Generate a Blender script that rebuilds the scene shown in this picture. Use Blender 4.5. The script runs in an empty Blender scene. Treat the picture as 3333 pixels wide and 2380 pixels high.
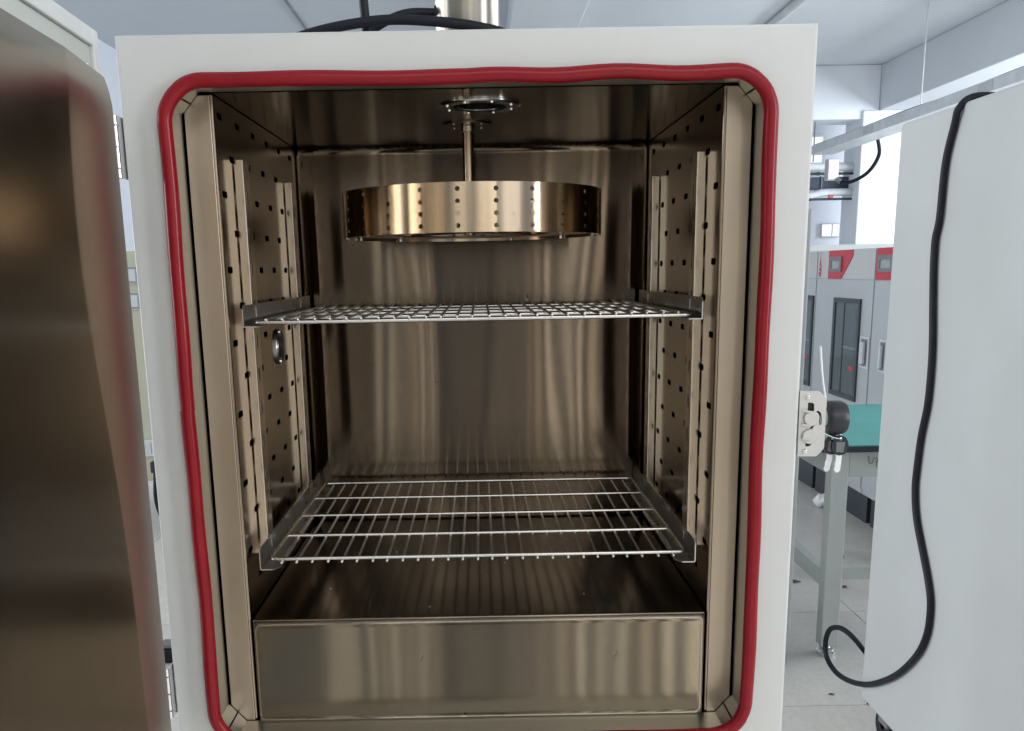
import bpy, bmesh, math, random
from mathutils import Vector, Matrix
random.seed(7)
ZS = 1.35                      # the oven's own zero lies 1.35 m above the floor
FLOOR = -1.35
S = bpy.context.scene
col = S.collection

# ------------------------------------------------------------------ camera
cam_d = bpy.data.cameras.new('camera'); cam = bpy.data.objects.new('camera', cam_d); col.objects.link(cam)
cam_d.sensor_fit = 'HORIZONTAL'; cam_d.sensor_width = 36.0; cam_d.lens = 3000/3333*36
cam_d.shift_x = (1666.5-1577)/3333; cam_d.shift_y = (1506.6-1190)/3333
cam_d.clip_start = 0.02; cam_d.clip_end = 200
Rv = Vector((0.99982676, -0.00551596, -0.01777729)); Uv = Vector((0.0185289, 0.20405847, 0.97878334)); Fv = Vector((0.00177133, 0.97894316, -0.20412532))
M = Matrix.Identity(4)
for i in range(3):
    M[i][0] = Rv[i]; M[i][1] = Uv[i]; M[i][2] = -Fv[i]
M[0][3], M[1][3], M[2][3] = 0.0067898, -0.82717107, 0.01132262+ZS
cam.matrix_world = M
S.camera = cam

# ------------------------------------------------------------------ world, lamps, exposure
W = bpy.data.worlds.new('World'); S.world = W; W.use_nodes = True
bg = W.node_tree.nodes['Background']; bg.inputs[0].default_value = (0.80, 0.86, 0.93, 1); bg.inputs[1].default_value = 0.36
S.view_settings.view_transform = 'Standard'; S.view_settings.look = 'None'
S.view_settings.exposure = -0.08; S.view_settings.gamma = 1.0

def lamp(name, loc, target, sx, sy, radiance, colour):
    l = bpy.data.lights.new(name, 'AREA'); l.shape = 'RECTANGLE'; l.size = sx; l.size_y = sy
    l.energy = radiance*math.pi*sx*sy; l.color = colour
    o = bpy.data.objects.new(name, l); col.objects.link(o)
    o.location = Vector(loc)+Vector((0, 0, ZS))
    d = Vector(target)-Vector(loc); o.rotation_euler = d.to_track_quat('-Z', 'Y').to_euler()
    return o
# daylight windows of the hall, to the right of and behind the photographer
lamp('window_or_fill_light', (4.3, -2.1, 0.75), (0, 0, 0.1), 0.7, 2.4, 20.0, (0.98, 0.99, 1.0))
lamp('window_or_fill_light', (3.2, -4.6, 0.75), (0, 0, 0.1), 1.6, 2.2, 1.3, (1.0, 0.97, 0.93))
lamp('front_fill_lamp', (1.0, -3.4, 2.2), (0, 0, -0.1), 3.4, 1.2, 3.2, (0.97, 0.99, 1.0))  # added soft fill lamp high behind the camera, brightening the oven front
# added strip lamps behind the photographer, drawing streaks on the brushed steel
for x, w, r, c in ((-.50, .15, .55, 0), (-.385, .03, .9, 0), (-.335, .022, .8, 1), (-.29, .03, 1.0, 0), (-.245, .018, .8, 1), (-.205, .028, .9, 0), (-.165, .016, .7, 1),
                   (-.02, .16, .08, 1), (.12, .09, .16, 1), (.19, .07, .32, 1), (.265, .08, .55, 1), (.345, .035, 1.5, 0), (.415, .035, 1.1, 0), (.475, .03, 1.6, 0), (.56, .06, .9, 1), (.66, .06, 1.5, 0), (.77, .08, 1.6, 0)):
    lamp('streak_lamp', (x*.8, -1.6, 0.3), (x*.8, 0, 0.3), w*.62, 3.3, r*1.9, ((1.0, .95, .83), (1.0, .86, .70))[c])
# daylight along the hall's right side; the left lamp is added fill
lamp('window_or_fill_light', (8.6, 5.5, 0.9), (0, 5.5, 0.4), 9.0, 2.6, 12.5, (0.90, 0.95, 1.0))
lamp('window_or_fill_light', (-8.6, 3.5, 0.9), (0, 3.5, 0.4), 12.0, 2.6, 8.0, (0.97, 0.98, 1.0))

# ------------------------------------------------------------------ materials
def new_mat(name):
    m = bpy.data.materials.new(name); m.use_nodes = True
    nt = m.node_tree; return m, nt, nt.nodes['Principled BSDF']
def N(nt, t, **kw):
    n = nt.nodes.new(t)
    for k, v in kw.items(): setattr(n, k, v)
    return n
def coords(nt, scale):
    tc = N(nt, 'ShaderNodeTexCoord'); mp = N(nt, 'ShaderNodeMapping'); mp.inputs['Scale'].default_value = scale
    nt.links.new(tc.outputs['Object'], mp.inputs['Vector']); return mp.outputs['Vector']
def ramp(nt, fac, c0, c1, p0=0.3, p1=0.7):
    r = N(nt, 'ShaderNodeValToRGB'); e = r.color_ramp.elements
    e[0].position, e[1].position = p0, p1; e[0].color = (*c0, 1); e[1].color = (*c1, 1)
    nt.links.new(fac, r.inputs[0]); return r.outputs[0]
def noise(nt, scale_vec, scale, detail=3, rough=.5):
    n = N(nt, 'ShaderNodeTexNoise'); n.inputs['Scale'].default_value = scale; n.inputs['Detail'].default_value = detail; n.inputs['Roughness'].default_value = rough
    nt.links.new(coords(nt, scale_vec), n.inputs['Vector']); return n.outputs['Fac']
def bump(nt, p, fac, strength, dist):
    b = N(nt, 'ShaderNodeBump'); b.inputs['Strength'].default_value = strength; b.inputs['Distance'].default_value = dist
    nt.links.new(fac, b.inputs['Height']); nt.links.new(b.outputs[0], p.inputs['Normal'])
def mapr(nt, fac, lo, hi):
    m = N(nt, 'ShaderNodeMapRange'); m.inputs['From Min'].default_value = .3; m.inputs['From Max'].default_value = .7
    m.inputs['To Min'].default_value = lo; m.inputs['To Max'].default_value = hi
    nt.links.new(fac, m.inputs[0]); return m.outputs[0]

def steel(name, c0, c1, r0, r1, tangent=None, aniso=0.0, grain=None, var=(1, 1, 1), vscale=6, bstr=.0):
    m, nt, p = new_mat(name)
    p.inputs['Metallic'].default_value = 1.0
    f = noise(nt, var, vscale, 4, .6)
    nt.links.new(ramp(nt, f, c0, c1), p.inputs['Base Color'])
    if grain:
        g = noise(nt, grain, 60, 2, .6)
        nt.links.new(mapr(nt, g, r0, r1), p.inputs['Roughness'])
        if bstr: bump(nt, p, g, bstr, .0005)
    else:
        nt.links.new(mapr(nt, f, r0, r1), p.inputs['Roughness'])
    if tangent:
        p.inputs['Anisotropic'].default_value = aniso
        c = N(nt, 'ShaderNodeCombineXYZ')
        for i in range(3): c.inputs[i].default_value = tangent[i]
        nt.links.new(c.outputs[0], p.inputs['Tangent'])
    return m
def paint(name, c, rough=.4, spec=.5, var=.06, vscale=5, bstr=.05, bscale=400, spots=0):
    m, nt, p = new_mat(name)
    f = noise(nt, (1, 1, 1), vscale, 5, .6)
    nt.links.new(ramp(nt, f, tuple(x*(1-var) for x in c), tuple(min(1, x*(1+var)) for x in c)), p.inputs['Base Color'])
    if spots:
        d = ramp(nt, noise(nt, (1, 1, .6), 38, 4, .7), (1, 1, 1), tuple(1-spots*k for k in (.8, .9, 1)), .66, .78)
        d2 = ramp(nt, noise(nt, (1, 1, .5), 3.2, 3, .5), (1-spots*.35, 1-spots*.38, 1-spots*.45), (1, 1, 1), .35, .6)
        src = p.inputs['Base Color'].links[0].from_socket
        for q in (d, d2):
            mq = N(nt, 'ShaderNodeMix'); mq.data_type = 'RGBA'; mq.blend_type = 'MULTIPLY'; mq.inputs[0].default_value = 1
            nt.links.new(src, mq.inputs[6]); nt.links.new(q, mq.inputs[7]); src = mq.outputs[2]
        nt.links.new(src, p.inputs['Base Color'])
    p.inputs['Roughness'].default_value = rough; p.inputs['Specular IOR Level'].default_value = spec
    if bstr: bump(nt, p, noise(nt, (1, 1, 1), bscale, 2), bstr, .0004)
    return m
def emit(name, c, s):
    m, nt, p = new_mat(name); p.inputs['Base Color'].default_value = (0, 0, 0, 1)
    p.inputs['Emission Color'].default_value = (*c, 1); p.inputs['Emission Strength'].default_value = s
    return m

m_back = steel('brushed_steel_back', (.275, .222, .165), (.31, .252, .19), .105, .12, (0, 0, 1), 1.0, (30, 1, .3), (1.2, 1, .3), 7)
m_box = steel('brushed_steel_front', (.25, .214, .165), (.275, .238, .184), .12, .135, (0, 0, 1), 1.0, (30, 1, .3), (1.2, 1, .3), 7)
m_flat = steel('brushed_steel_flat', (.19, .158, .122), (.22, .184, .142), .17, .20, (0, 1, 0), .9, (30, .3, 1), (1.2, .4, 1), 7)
m_wall = steel('brushed_steel_wall', (.33, .268, .202), (.37, .302, .23), .15, .19, (0, 0, 1), .8, (1, 30, .3), (1, 1, 1), 8)
m_jamb = steel('satin_steel_jamb', (.385, .325, .255), (.425, .365, .295), .34, .38, None, 0, None, (1, 1, .6), 9)
m_lip = steel('satin_steel_lip', (.55, .535, .49), (.61, .595, .55), .33, .38, None, 0, None, (1, 1, 1), 12)
m_rail = steel('bright_steel_rail', (.62, .56, .47), (.68, .62, .53), .20, .26, (0, 0, 1), .6, None, (1, 1, .4), 9)
m_brkt = steel('grey_steel_bracket', (.40, .39, .38), (.52, .51, .50), .22, .38, None, 0, None, (1, 1, 1), 30)
m_dkst = steel('dark_tinted_steel', (.14, .11, .09), (.2, .16, .13), .25, .35)
m_thin = steel('thin_wire', (.74, .73, .70), (.82, .81, .78), .34, .42)
m_lock = steel('satin_lock_steel', (.60, .60, .59), (.68, .68, .67), .38, .48)
m_wire = steel('bright_wire', (.52, .51, .49), (.60, .59, .57), .20, .28, None, 0, None, (1, 1, 1), 40)
m_chrome = steel('chrome', (.78, .79, .80), (.86, .87, .88), .10, .18)
m_house = steel('housing_steel', (.40, .375, .33), (.45, .42, .37), .30, .34, (0, 0, 1), .7, None, (2, 2, .3), 9)
m_door = steel('door_steel', (.36, .315, .255), (.41, .36, .295), .22, .26, (0, 0, 1), .4, None, (1, 1, .5), 7)
m_flange = paint('door_flange_grey', (.44, .46, .43), .42, .6, .03, 8, .05)
# heat-tinted drum: gold and straw blooms
m_drum, nt, p = new_mat('heat_tinted_steel'); p.inputs['Metallic'].default_value = 1
f = noise(nt, (1, 1, .35), 9, 5, .6)
base = ramp(nt, f, (.51, .395, .27), (.62, .53, .42))
f2 = noise(nt, (1, 1, .6), 26, 4, .65)
st = ramp(nt, f2, (.55, .36, .18), (1, 1, 1), .30, .40)
mx = N(nt, 'ShaderNodeMix'); mx.data_type = 'RGBA'; mx.blend_type = 'MULTIPLY'; mx.inputs[0].default_value = .55
nt.links.new(base, mx.inputs[6]); nt.links.new(st, mx.inputs[7]); nt.links.new(mx.outputs[2], p.inputs['Base Color'])
nt.links.new(mapr(nt, noise(nt, (3, 3, .1), 60), .15, .23), p.inputs['Roughness']); p.inputs['Anisotropic'].default_value = .7
c_ = N(nt, 'ShaderNodeCombineXYZ'); c_.inputs[2].default_value = 1; nt.links.new(c_.outputs[0], p.inputs['Tangent'])

m_white = paint('white_powder_coat', (.575, .588, .585), .42, .45, .03, 9, .12, 500, .14)
m_white2 = paint('white_enamel', (.47, .495, .50), .40, .4, .03, 3, .05, 400, .12)
m_cabgrey = paint('grey_white_paint', (.42, .455, .48), .22, .5, .03, 3, .05, 400, .10)
m_beige = paint('olive_beige_paint', (.46, .46, .36), .45, .4, .05, 4)
m_red = paint('red_silicone', (.225, .006, .013), .27, .25, .12, 18, .06, 300)
m_redpl = paint('red_panel', (.48, .015, .03), .35, .5, .05, 8, 0)
m_black = paint('black_rubber', (.010, .012, .018), .50, .22, .2, 20, .1, 300)
m_blackpl = paint('black_plastic', (.02, .022, .028), .38, .5, .1, 20, .05)
m_grey = paint('grey_plastic', (.16, .17, .18), .4, .5, .1, 20, .05)
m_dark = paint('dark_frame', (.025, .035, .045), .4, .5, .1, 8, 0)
m_matt = paint('black_cavity_shade', (.012, .012, .012), .95, .05, .1, 8, 0)  # black standing for the darkness inside the cavities
m_teal = paint('teal_mat', (.14, .45, .42), .6, .3, .06, 9, .05, 120)
m_zip = paint('white_nylon_or_glint', (.80, .82, .85), .4, .5, .02, 20, 0)
m_table = paint('table_frame_paint', (.60, .63, .60), .42, .4, .04, 6)
m_ceil = paint('ceiling_paint', (.62, .66, .70), .85, .2, .035, .7, .04, 40)
m_wallp = paint('wall_paint', (.76, .80, .86), .8, .25, .025, .8, .04, 40)
m_navy = paint('navy_panel', (.03, .045, .08), .5, .4, .15, 3, 0)
m_galv = paint('galvanised_tray', (.55, .58, .61), .45, .5, .12, 6, .05)
m_paper = paint('white_paper', (.82, .84, .86), .8, .2, .03, 30, .2, 80)
m_debris = paint('brown_debris', (.14, .12, .10), .9, .1, .3, 60, .2, 200)
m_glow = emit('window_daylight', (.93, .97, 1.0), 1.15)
m_glow2 = emit('small_window_daylight', (1, 1, .97), 1.7)
m_screen = paint('grey_screen', (.30, .34, .36), .15, .6, .05, 4, 0)
m_glass, nt, p = new_mat('dark_glass')
p.inputs['Base Color'].default_value = (.05, .075, .085, 1); p.inputs['Roughness'].default_value = .06; p.inputs['Specular IOR Level'].default_value = .7
# floor: pale terrazzo with dust
m_floor, nt, p = new_mat('pale_floor_tile')
a = ramp(nt, noise(nt, (1, 1, 1), 1.6, 6, .65), (.56, .54, .505), (.68, .655, .615))
b = ramp(nt, noise(nt, (1, 1, 1), 55, 3, .7), (.80, .80, .80), (1, 1, 1), .35, .55)
mx = N(nt, 'ShaderNodeMix'); mx.data_type = 'RGBA'; mx.blend_type = 'MULTIPLY'; mx.inputs[0].default_value = .5
nt.links.new(a, mx.inputs[6]); nt.links.new(b, mx.inputs[7]); nt.links.new(mx.outputs[2], p.inputs['Base Color'])
p.inputs['Roughness'].default_value = .38
m_joint = paint('floor_joint', (.20, .20, .20), .9, .1, .1, 20, 0)

# ------------------------------------------------------------------ helpers
WL = {}                                            # world location of every object (no rotations used)
def thing(name, label, cat, base, group=None):
    o = bpy.data.objects.new(name, None); col.objects.link(o); o.empty_display_size = .05
    o.location = Vector(base)+Vector((0, 0, ZS)); WL[o] = Vector(base)
    o['label'] = label; o['category'] = cat
    if group: o['group'] = group
    return o
def add(name, mesh, mat, parent=None, loc=None, label=None, cat=None, group=None, kind=None, smooth=False):
    """mesh: bmesh in oven coordinates, or a ready mesh datablock in local coordinates with loc"""
    if isinstance(mesh, bmesh.types.BMesh):
        bm = mesh
        if loc is None:
            lo = Vector((min(v.co[i] for v in bm.verts) for i in range(3))); hi = Vector((max(v.co[i] for v in bm.verts) for i in range(3)))
            loc = Vector(((lo.x+hi.x)/2, (lo.y+hi.y)/2, lo.z))
        loc = Vector(loc)
        bmesh.ops.translate(bm, verts=bm.verts, vec=-loc)
        bmesh.ops.recalc_face_normals(bm, faces=bm.faces)
        me = bpy.data.meshes.new(name); bm.to_mesh(me); bm.free()
        if mat: me.materials.append(mat)
        if smooth: shade(me, smooth)
    else:
        me = mesh; loc = Vector(loc)
        if mat and not me.materials: me.materials.append(mat)
    o = bpy.data.objects.new(name, me); col.objects.link(o); WL[o] = loc
    if parent:
        o.parent = parent; o.location = loc-WL[parent]
    else:
        o.location = loc+Vector((0, 0, ZS))
    if label: o['label'] = label
    if cat: o['category'] = cat
    if group: o['group'] = group
    if kind: o['kind'] = kind
    return o
def shade(me, ang=40):
    me.polygons.foreach_set('use_smooth', [True]*len(me.polygons))
    if ang is not True:
        try: me.set_sharp_from_angle(angle=math.radians(ang))
        except Exception: pass
def B(): return bmesh.new()
def box(bm, x0, x1, y0, y1, z0, z1, bev=0, seg=2):
    vs = [bm.verts.new((x, y, z)) for x in (x0, x1) for y in (y0, y1) for z in (z0, z1)]
    fs = [(0, 1, 3, 2), (4, 6, 7, 5), (0, 4, 5, 1), (2, 3, 7, 6), (0, 2, 6, 4), (1, 5, 7, 3)]
    fc = [bm.faces.new([vs[i] for i in f]) for f in fs]
    if bev:
        es = list({e for f in fc for e in f.edges})
        bmesh.ops.bevel(bm, geom=es, offset=bev, segments=seg, profile=.5, affect='EDGES')
    return bm
def bx(*a, **k): return box(B(), *a, **k)
def frame_of(d):
    d = d.normalized(); r = Vector((0, 0, 1)) if abs(d.z) < .9 else Vector((1, 0, 0))
    a = d.cross(r).normalized(); return a, d.cross(a).normalized()
def tube(bm, pts, r, seg=10, closed=False, cap=True):
    pts = [Vector(p) for p in pts]; n = len(pts); rings = []
    a = None
    for i, p in enumerate(pts):
        if closed: d = pts[(i+1) % n]-pts[i-1]
        else: d = pts[min(i+1, n-1)]-pts[max(i-1, 0)]
        d.normalize()
        if a is None: a, b = frame_of(d)
        else:
            a = (a-d*a.dot(d)).normalized(); b = d.cross(a)
        rr = r[i] if isinstance(r, (list, tuple)) else r
        rings.append([bm.verts.new(p+(a*math.cos(t)+b*math.sin(t))*rr) for t in (2*math.pi*k/seg for k in range(seg))])
    m = n if closed else n-1
    for i in range(m):
        A, C = rings[i], rings[(i+1) % n]
        for k in range(seg): bm.faces.new((A[k], A[(k+1) % seg], C[(k+1) % seg], C[k]))
    if cap and not closed:
        bm.faces.new(rings[0][::-1]); bm.faces.new(rings[-1])
    return bm
def cyl(bm, a, b, r, seg=24): return tube(bm, [a, b], r, seg)
def lathe(bm, prof, centre, axis='z', seg=48):
    """prof: (radius, height) pairs; closed shell when the profile is closed by itself"""
    c = Vector(centre); rings = []
    for r, h in prof:
        ring = []
        for k in range(seg):
            t = 2*math.pi*k/seg; u, v = r*math.cos(t), r*math.sin(t)
            q = (u, v, h) if axis == 'z' else ((h, u, v) if axis == 'x' else (u, h, v))
            ring.append(bm.verts.new(c+Vector(q)))
        rings.append(ring)
    for A, C in zip(rings, rings[1:]+rings[:1]):
        for k in range(seg): bm.faces.new((A[k], A[(k+1) % seg], C[(k+1) % seg], C[k]))
    return bm
def prism(bm, poly, f, d):
    """poly: 2-D outline; f(u, v, w) -> point; extruded from w=0 to w=d"""
    A = [bm.verts.new(f(u, v, 0)) for u, v in poly]; C = [bm.verts.new(f(u, v, d)) for u, v in poly]
    n = len(poly); bm.faces.new(A); bm.faces.new(C[::-1])
    for i in range(n): bm.faces.new((A[i], C[i], C[(i+1) % n], A[(i+1) % n]))
    return bm
def smooth_path(pts, n=8):
    P = [Vector(p) for p in pts]; out = []
    for i in range(len(P)-1):
        p0, p1, p2, p3 = P[max(i-1, 0)], P[i], P[i+1], P[min(i+2, len(P)-1)]
        for k in range(n):
            t = k/n
            out.append(.5*((2*p1)+(p2-p0)*t+(2*p0-5*p1+4*p2-p3)*t*t+(3*p1-p0-3*p2+p3)*t**3))
    out.append(P[-1]); return out
def boolean(bm, cut):
    """bm minus cut, both bmeshes in the same space; returns a new bmesh"""
    bmesh.ops.recalc_face_normals(bm, faces=bm.faces); bmesh.ops.recalc_face_normals(cut, faces=cut.faces)
    ma = bpy.data.meshes.new('a'); bm.to_mesh(ma); mb = bpy.data.meshes.new('b'); cut.to_mesh(mb); bm.free(); cut.free()
    oa = bpy.data.objects.new('a', ma); ob = bpy.data.objects.new('b', mb); col.objects.link(oa); col.objects.link(ob)
    md = oa.modifiers.new('x', 'BOOLEAN'); md.object = ob; md.operation = 'DIFFERENCE'; md.solver = 'EXACT'
    dg = bpy.context.evaluated_depsgraph_get(); ev = oa.evaluated_get(dg)
    out = B(); me = ev.to_mesh(); out.from_mesh(me); ev.to_mesh_clear()
    bpy.data.objects.remove(oa); bpy.data.objects.remove(ob); bpy.data.meshes.remove(ma); bpy.data.meshes.remove(mb)
    return out
def rounded(x0, x1, z0, z1, r, seg=8):
    out = []
    for cx, cz, a0 in ((x1-r, z1-r, 0), (x0+r, z1-r, 90), (x0+r, z0+r, 180), (x1-r, z0+r, 270)):
        for k in range(seg+1):
            t = math.radians(a0+90*k/seg); out.append((cx+r*math.cos(t), cz+r*math.sin(t)))
    return out
def slotbox(bm, c, sy, sz, depth, r, axis='x'):
    pl = rounded(-sy/2, sy/2, -sz/2, sz/2, r, 3); c = Vector(c)
    return prism(bm, pl, lambda u, v, w: c+Vector((w-depth/2, u, v)), depth)

# ------------------------------------------------------------------ the setting
fl = add('floor', bx(-9, 9, -7, 14, FLOOR-.06, FLOOR-.006), m_joint, kind='structure')
tile = bpy.data.meshes.new('tile'); bm = bx(-.3985, .3985, -.3985, .3985, 0, .006, bev=.001, seg=1); bm.to_mesh(tile); bm.free(); tile.materials.append(m_floor)
TX, TY = 1.475, 2.655
for i in range(-9, 8):
    for j in range(-11, 14):
        x, y = TX+.4+.8*i, TY+.4+.8*j
        if -8.6 < x < 8.6 and -6.6 < y < 13.6:
            near = (.5 < x < 3.2 and .9 < y < 6) or (-3.2 < x < -.7 and 1.2 < y < 6)
            if near: add('tile', tile, m_floor, fl, (x, y, FLOOR-.006))
# the rest of the floor beyond the tiles one can see
bm = B()
for i in range(-9, 8):
    for j in range(-11, 14):
        x, y = TX+.4+.8*i, TY+.4+.8*j
        if -8.6 < x < 8.6 and -6.6 < y < 13.6 and not ((.5 < x < 3.2 and .9 < y < 6) or (-3.2 < x < -.7 and 1.2 < y < 6)):
            box(bm, x-.3985, x+.3985, y-.3985, y+.3985, FLOOR-.006, FLOOR)
add('far_tiles', bm, m_floor, fl, kind='stuff')
ce = add('ceiling', bx(-9, 9, -4.5, 14, 2.5, 2.62), m_ceil, kind='structure')
add('ceiling_beam', bx(.33, .98, 1, 12.2, 2.22, 2.499, bev=.01), m_ceil, ce)
add('ceiling_beam', bx(5.2, 5.6, 1, 12.2, 1.94, 2.499, bev=.01), m_ceil, ce)
add('ceiling_beam', bx(-8.9, 5.198, 11.7, 12.2, 1.84, 2.498, bev=.01), m_wallp, ce)
add('ceiling_conduit', cyl(B(), (-1.74, 1, 2.49), (-1.74, 11.6, 2.49), .012, 8), m_grey, ce)
add('ceiling_conduit', cyl(B(), (3.1, 1, 2.47), (3.1, 11.6, 2.47), .045, 12), m_galv, ce)
bw = add('back_wall', bx(-9, 9, 13.0, 13.2, FLOOR, 2.499), m_wallp, kind='structure')
add('side_wall', bx(-4.15, -4.0, 5.2, 11.69, FLOOR, 2.498), m_wallp, kind='structure')
pil = add('pillar', bx(4.98, 5.58, 11.66, 12.24, FLOOR, 1.9395, bev=.015), m_wallp, label='pale blue concrete pillar under the crossing ceiling beams at right', cat='pillar')
# daylit windows in the far wall; the tall pane's glow also covers bright wall
for x0, x1, z0, z1, lab in ((5.62, 6.05, .1, 1.9, 'tall glowing pane for window and bright wall right of the far pillar'), (4.3, 4.97, 1.33, 1.82, 'bright transom window above the far pipes')):
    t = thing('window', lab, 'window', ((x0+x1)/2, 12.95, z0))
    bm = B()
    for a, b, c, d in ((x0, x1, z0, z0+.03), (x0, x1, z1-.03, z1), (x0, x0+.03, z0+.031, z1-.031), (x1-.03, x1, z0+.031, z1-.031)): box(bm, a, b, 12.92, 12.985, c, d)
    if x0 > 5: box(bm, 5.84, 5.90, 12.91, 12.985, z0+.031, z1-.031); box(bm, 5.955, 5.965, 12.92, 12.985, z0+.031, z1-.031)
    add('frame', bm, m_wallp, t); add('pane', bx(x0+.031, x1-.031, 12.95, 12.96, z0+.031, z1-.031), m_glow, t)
t = thing('window', 'small bright two-pane window low in the far blue wall', 'window', (5.0, 12.95, .40))
bm = B()
for a, b, c, d in ((4.985, 5.265, .395, .415), (4.985, 5.265, .575, .595), (4.985, 5.0, .416, .574), (5.25, 5.265, .416, .574), (5.135, 5.155, .416, .574)): box(bm, a, b, 12.94, 12.99, c, d)
add('frame', bm, m_galv, t)
add('pane', bx(5.001, 5.134, 12.96, 12.97, .416, .574), m_glow2, t); add('pane', bx(5.156, 5.249, 12.96, 12.97, .416, .574), m_glow2, t)
# pipes and a dark duct across the far bay
t = thing('pipe', 'pale insulated pipe crossing the far bay above the navy duct', 'pipe', (4.6, 11.9, 1.22)); bm = B()
tube(bm, smooth_path([(3.2, 11.9, 1.28), (4.2, 11.9, 1.28), (4.99, 11.9, 1.27)], 6), .055, 14); add('pipe_run', bm, m_galv, t, smooth=40)
add('joint_collar', cyl(B(), (4.62, 11.9, 1.275), (4.68, 11.9, 1.275), .062, 14), m_galv, t)
add('bracket_rod', cyl(B(), (4.45, 11.9, 1.34), (4.45, 11.9, 1.84), .008, 6), m_grey, t)
t = thing('pipe', 'thin dark pipe just below the pale insulated pipe', 'pipe', (4.6, 11.88, 1.18)); add('pipe_run', cyl(B(), (3.2, 11.88, 1.19), (4.985, 11.88, 1.185), .018, 10), m_dark, t); add('joint_collar', cyl(B(), (4.5, 11.88, 1.187), (4.54, 11.88, 1.187), .024, 10), m_dark, t)
t = thing('duct', 'dark navy rectangular duct crossing the far bay', 'duct', (4.2, 12.1, .98))
add('duct_body', bx(3.2, 4.975, 12.0, 12.2, 1.0, 1.155, bev=.004), m_navy, t); add('duct_flange', bx(4.60, 4.615, 11.98, 12.21, .99, 1.165), m_grey, t)
t = thing('pipe', 'grey pipe under the navy duct with a red valve', 'pipe', (4.6, 11.9, .88)); tube(bm := B(), smooth_path([(3.2, 11.9, .90), (4.3, 11.9, .90), (4.6, 11.9, .945), (4.99, 11.9, .945)], 6), .05, 14); add('pipe_run', bm, m_galv, t, smooth=40)
add('valve', bx(4.66, 4.72, 11.84, 11.87, .87, .91, bev=.006), m_redpl, t)
t = thing('pipe', 'thin black pipe at the foot of the far pipe rack', 'pipe', (4.6, 11.88, .85)); add('pipe_run', cyl(B(), (3.2, 11.88, .86), (4.985, 11.88, .86), .016, 10), m_dark, t); add('joint_collar', cyl(B(), (4.4, 11.88, .86), (4.44, 11.88, .86), .022, 10), m_dark, t)
# cable tray running away under the ceiling
t = thing('cable_tray', 'galvanised cable tray running away under the ceiling at right', 'cable tray', (4.3, 9, 1.39))
bm = B()
for y0, y1 in ((5, 7.4), (7.41, 9.8), (9.81, 11.65)):
    add('tray_length', bx(4.30, 4.305, y0, y1, 1.40, 1.50), m_galv, t); add('tray_floor', bx(4.306, 4.6, y0, y1, 1.40, 1.405), m_galv, t)
for y in (7.4, 9.8): add('joint_plate', bx(4.292, 4.299, y-.12, y+.12, 1.41, 1.49, bev=.002), m_white2, t)
for y in (8.9,): add('hanger_rod', cyl(B(), (4.45, y, 1.5), (4.45, y, 2.499), .006, 6), m_galv, t)
add('cable_bundle', tube(B(), smooth_path([(4.36, 5, 1.51), (4.36, 7, 1.515), (4.35, 8, 1.50), (4.36, 9, 1.52), (4.35, 10, 1.51), (4.36, 11.6, 1.515)], 6), .012, 8), m_grey, t)
t = thing('cable_loop', 'black cable looping from the tray down to the pillar', 'cable', (4.75, 10.6, .9))
add('cable', tube(B(), smooth_path([(4.62, 10.3, 1.42), (4.69, 10.4, 1.25), (4.66, 10.6, 1.08), (4.55, 10.8, .99), (4.44, 10.9, 1.0)], 8), .022, 8), m_black, t, smooth=60)
add('cable_gland', cyl(B(), (4.44, 10.88, 1.0), (4.40, 10.9, 1.03), .032, 10), m_grey, t)
t = thing('junction_box', 'cream junction box hanging below the cable tray', 'box', (4.35, 11.0, .98))
add('box_body', bx(4.28, 4.42, 10.9, 11.0, 1.02, 1.27, bev=.006), m_white2, t); add('box_cover', bx(4.29, 4.41, 10.885, 10.899, 1.03, 1.26, bev=.003), m_paper, t)

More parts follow.
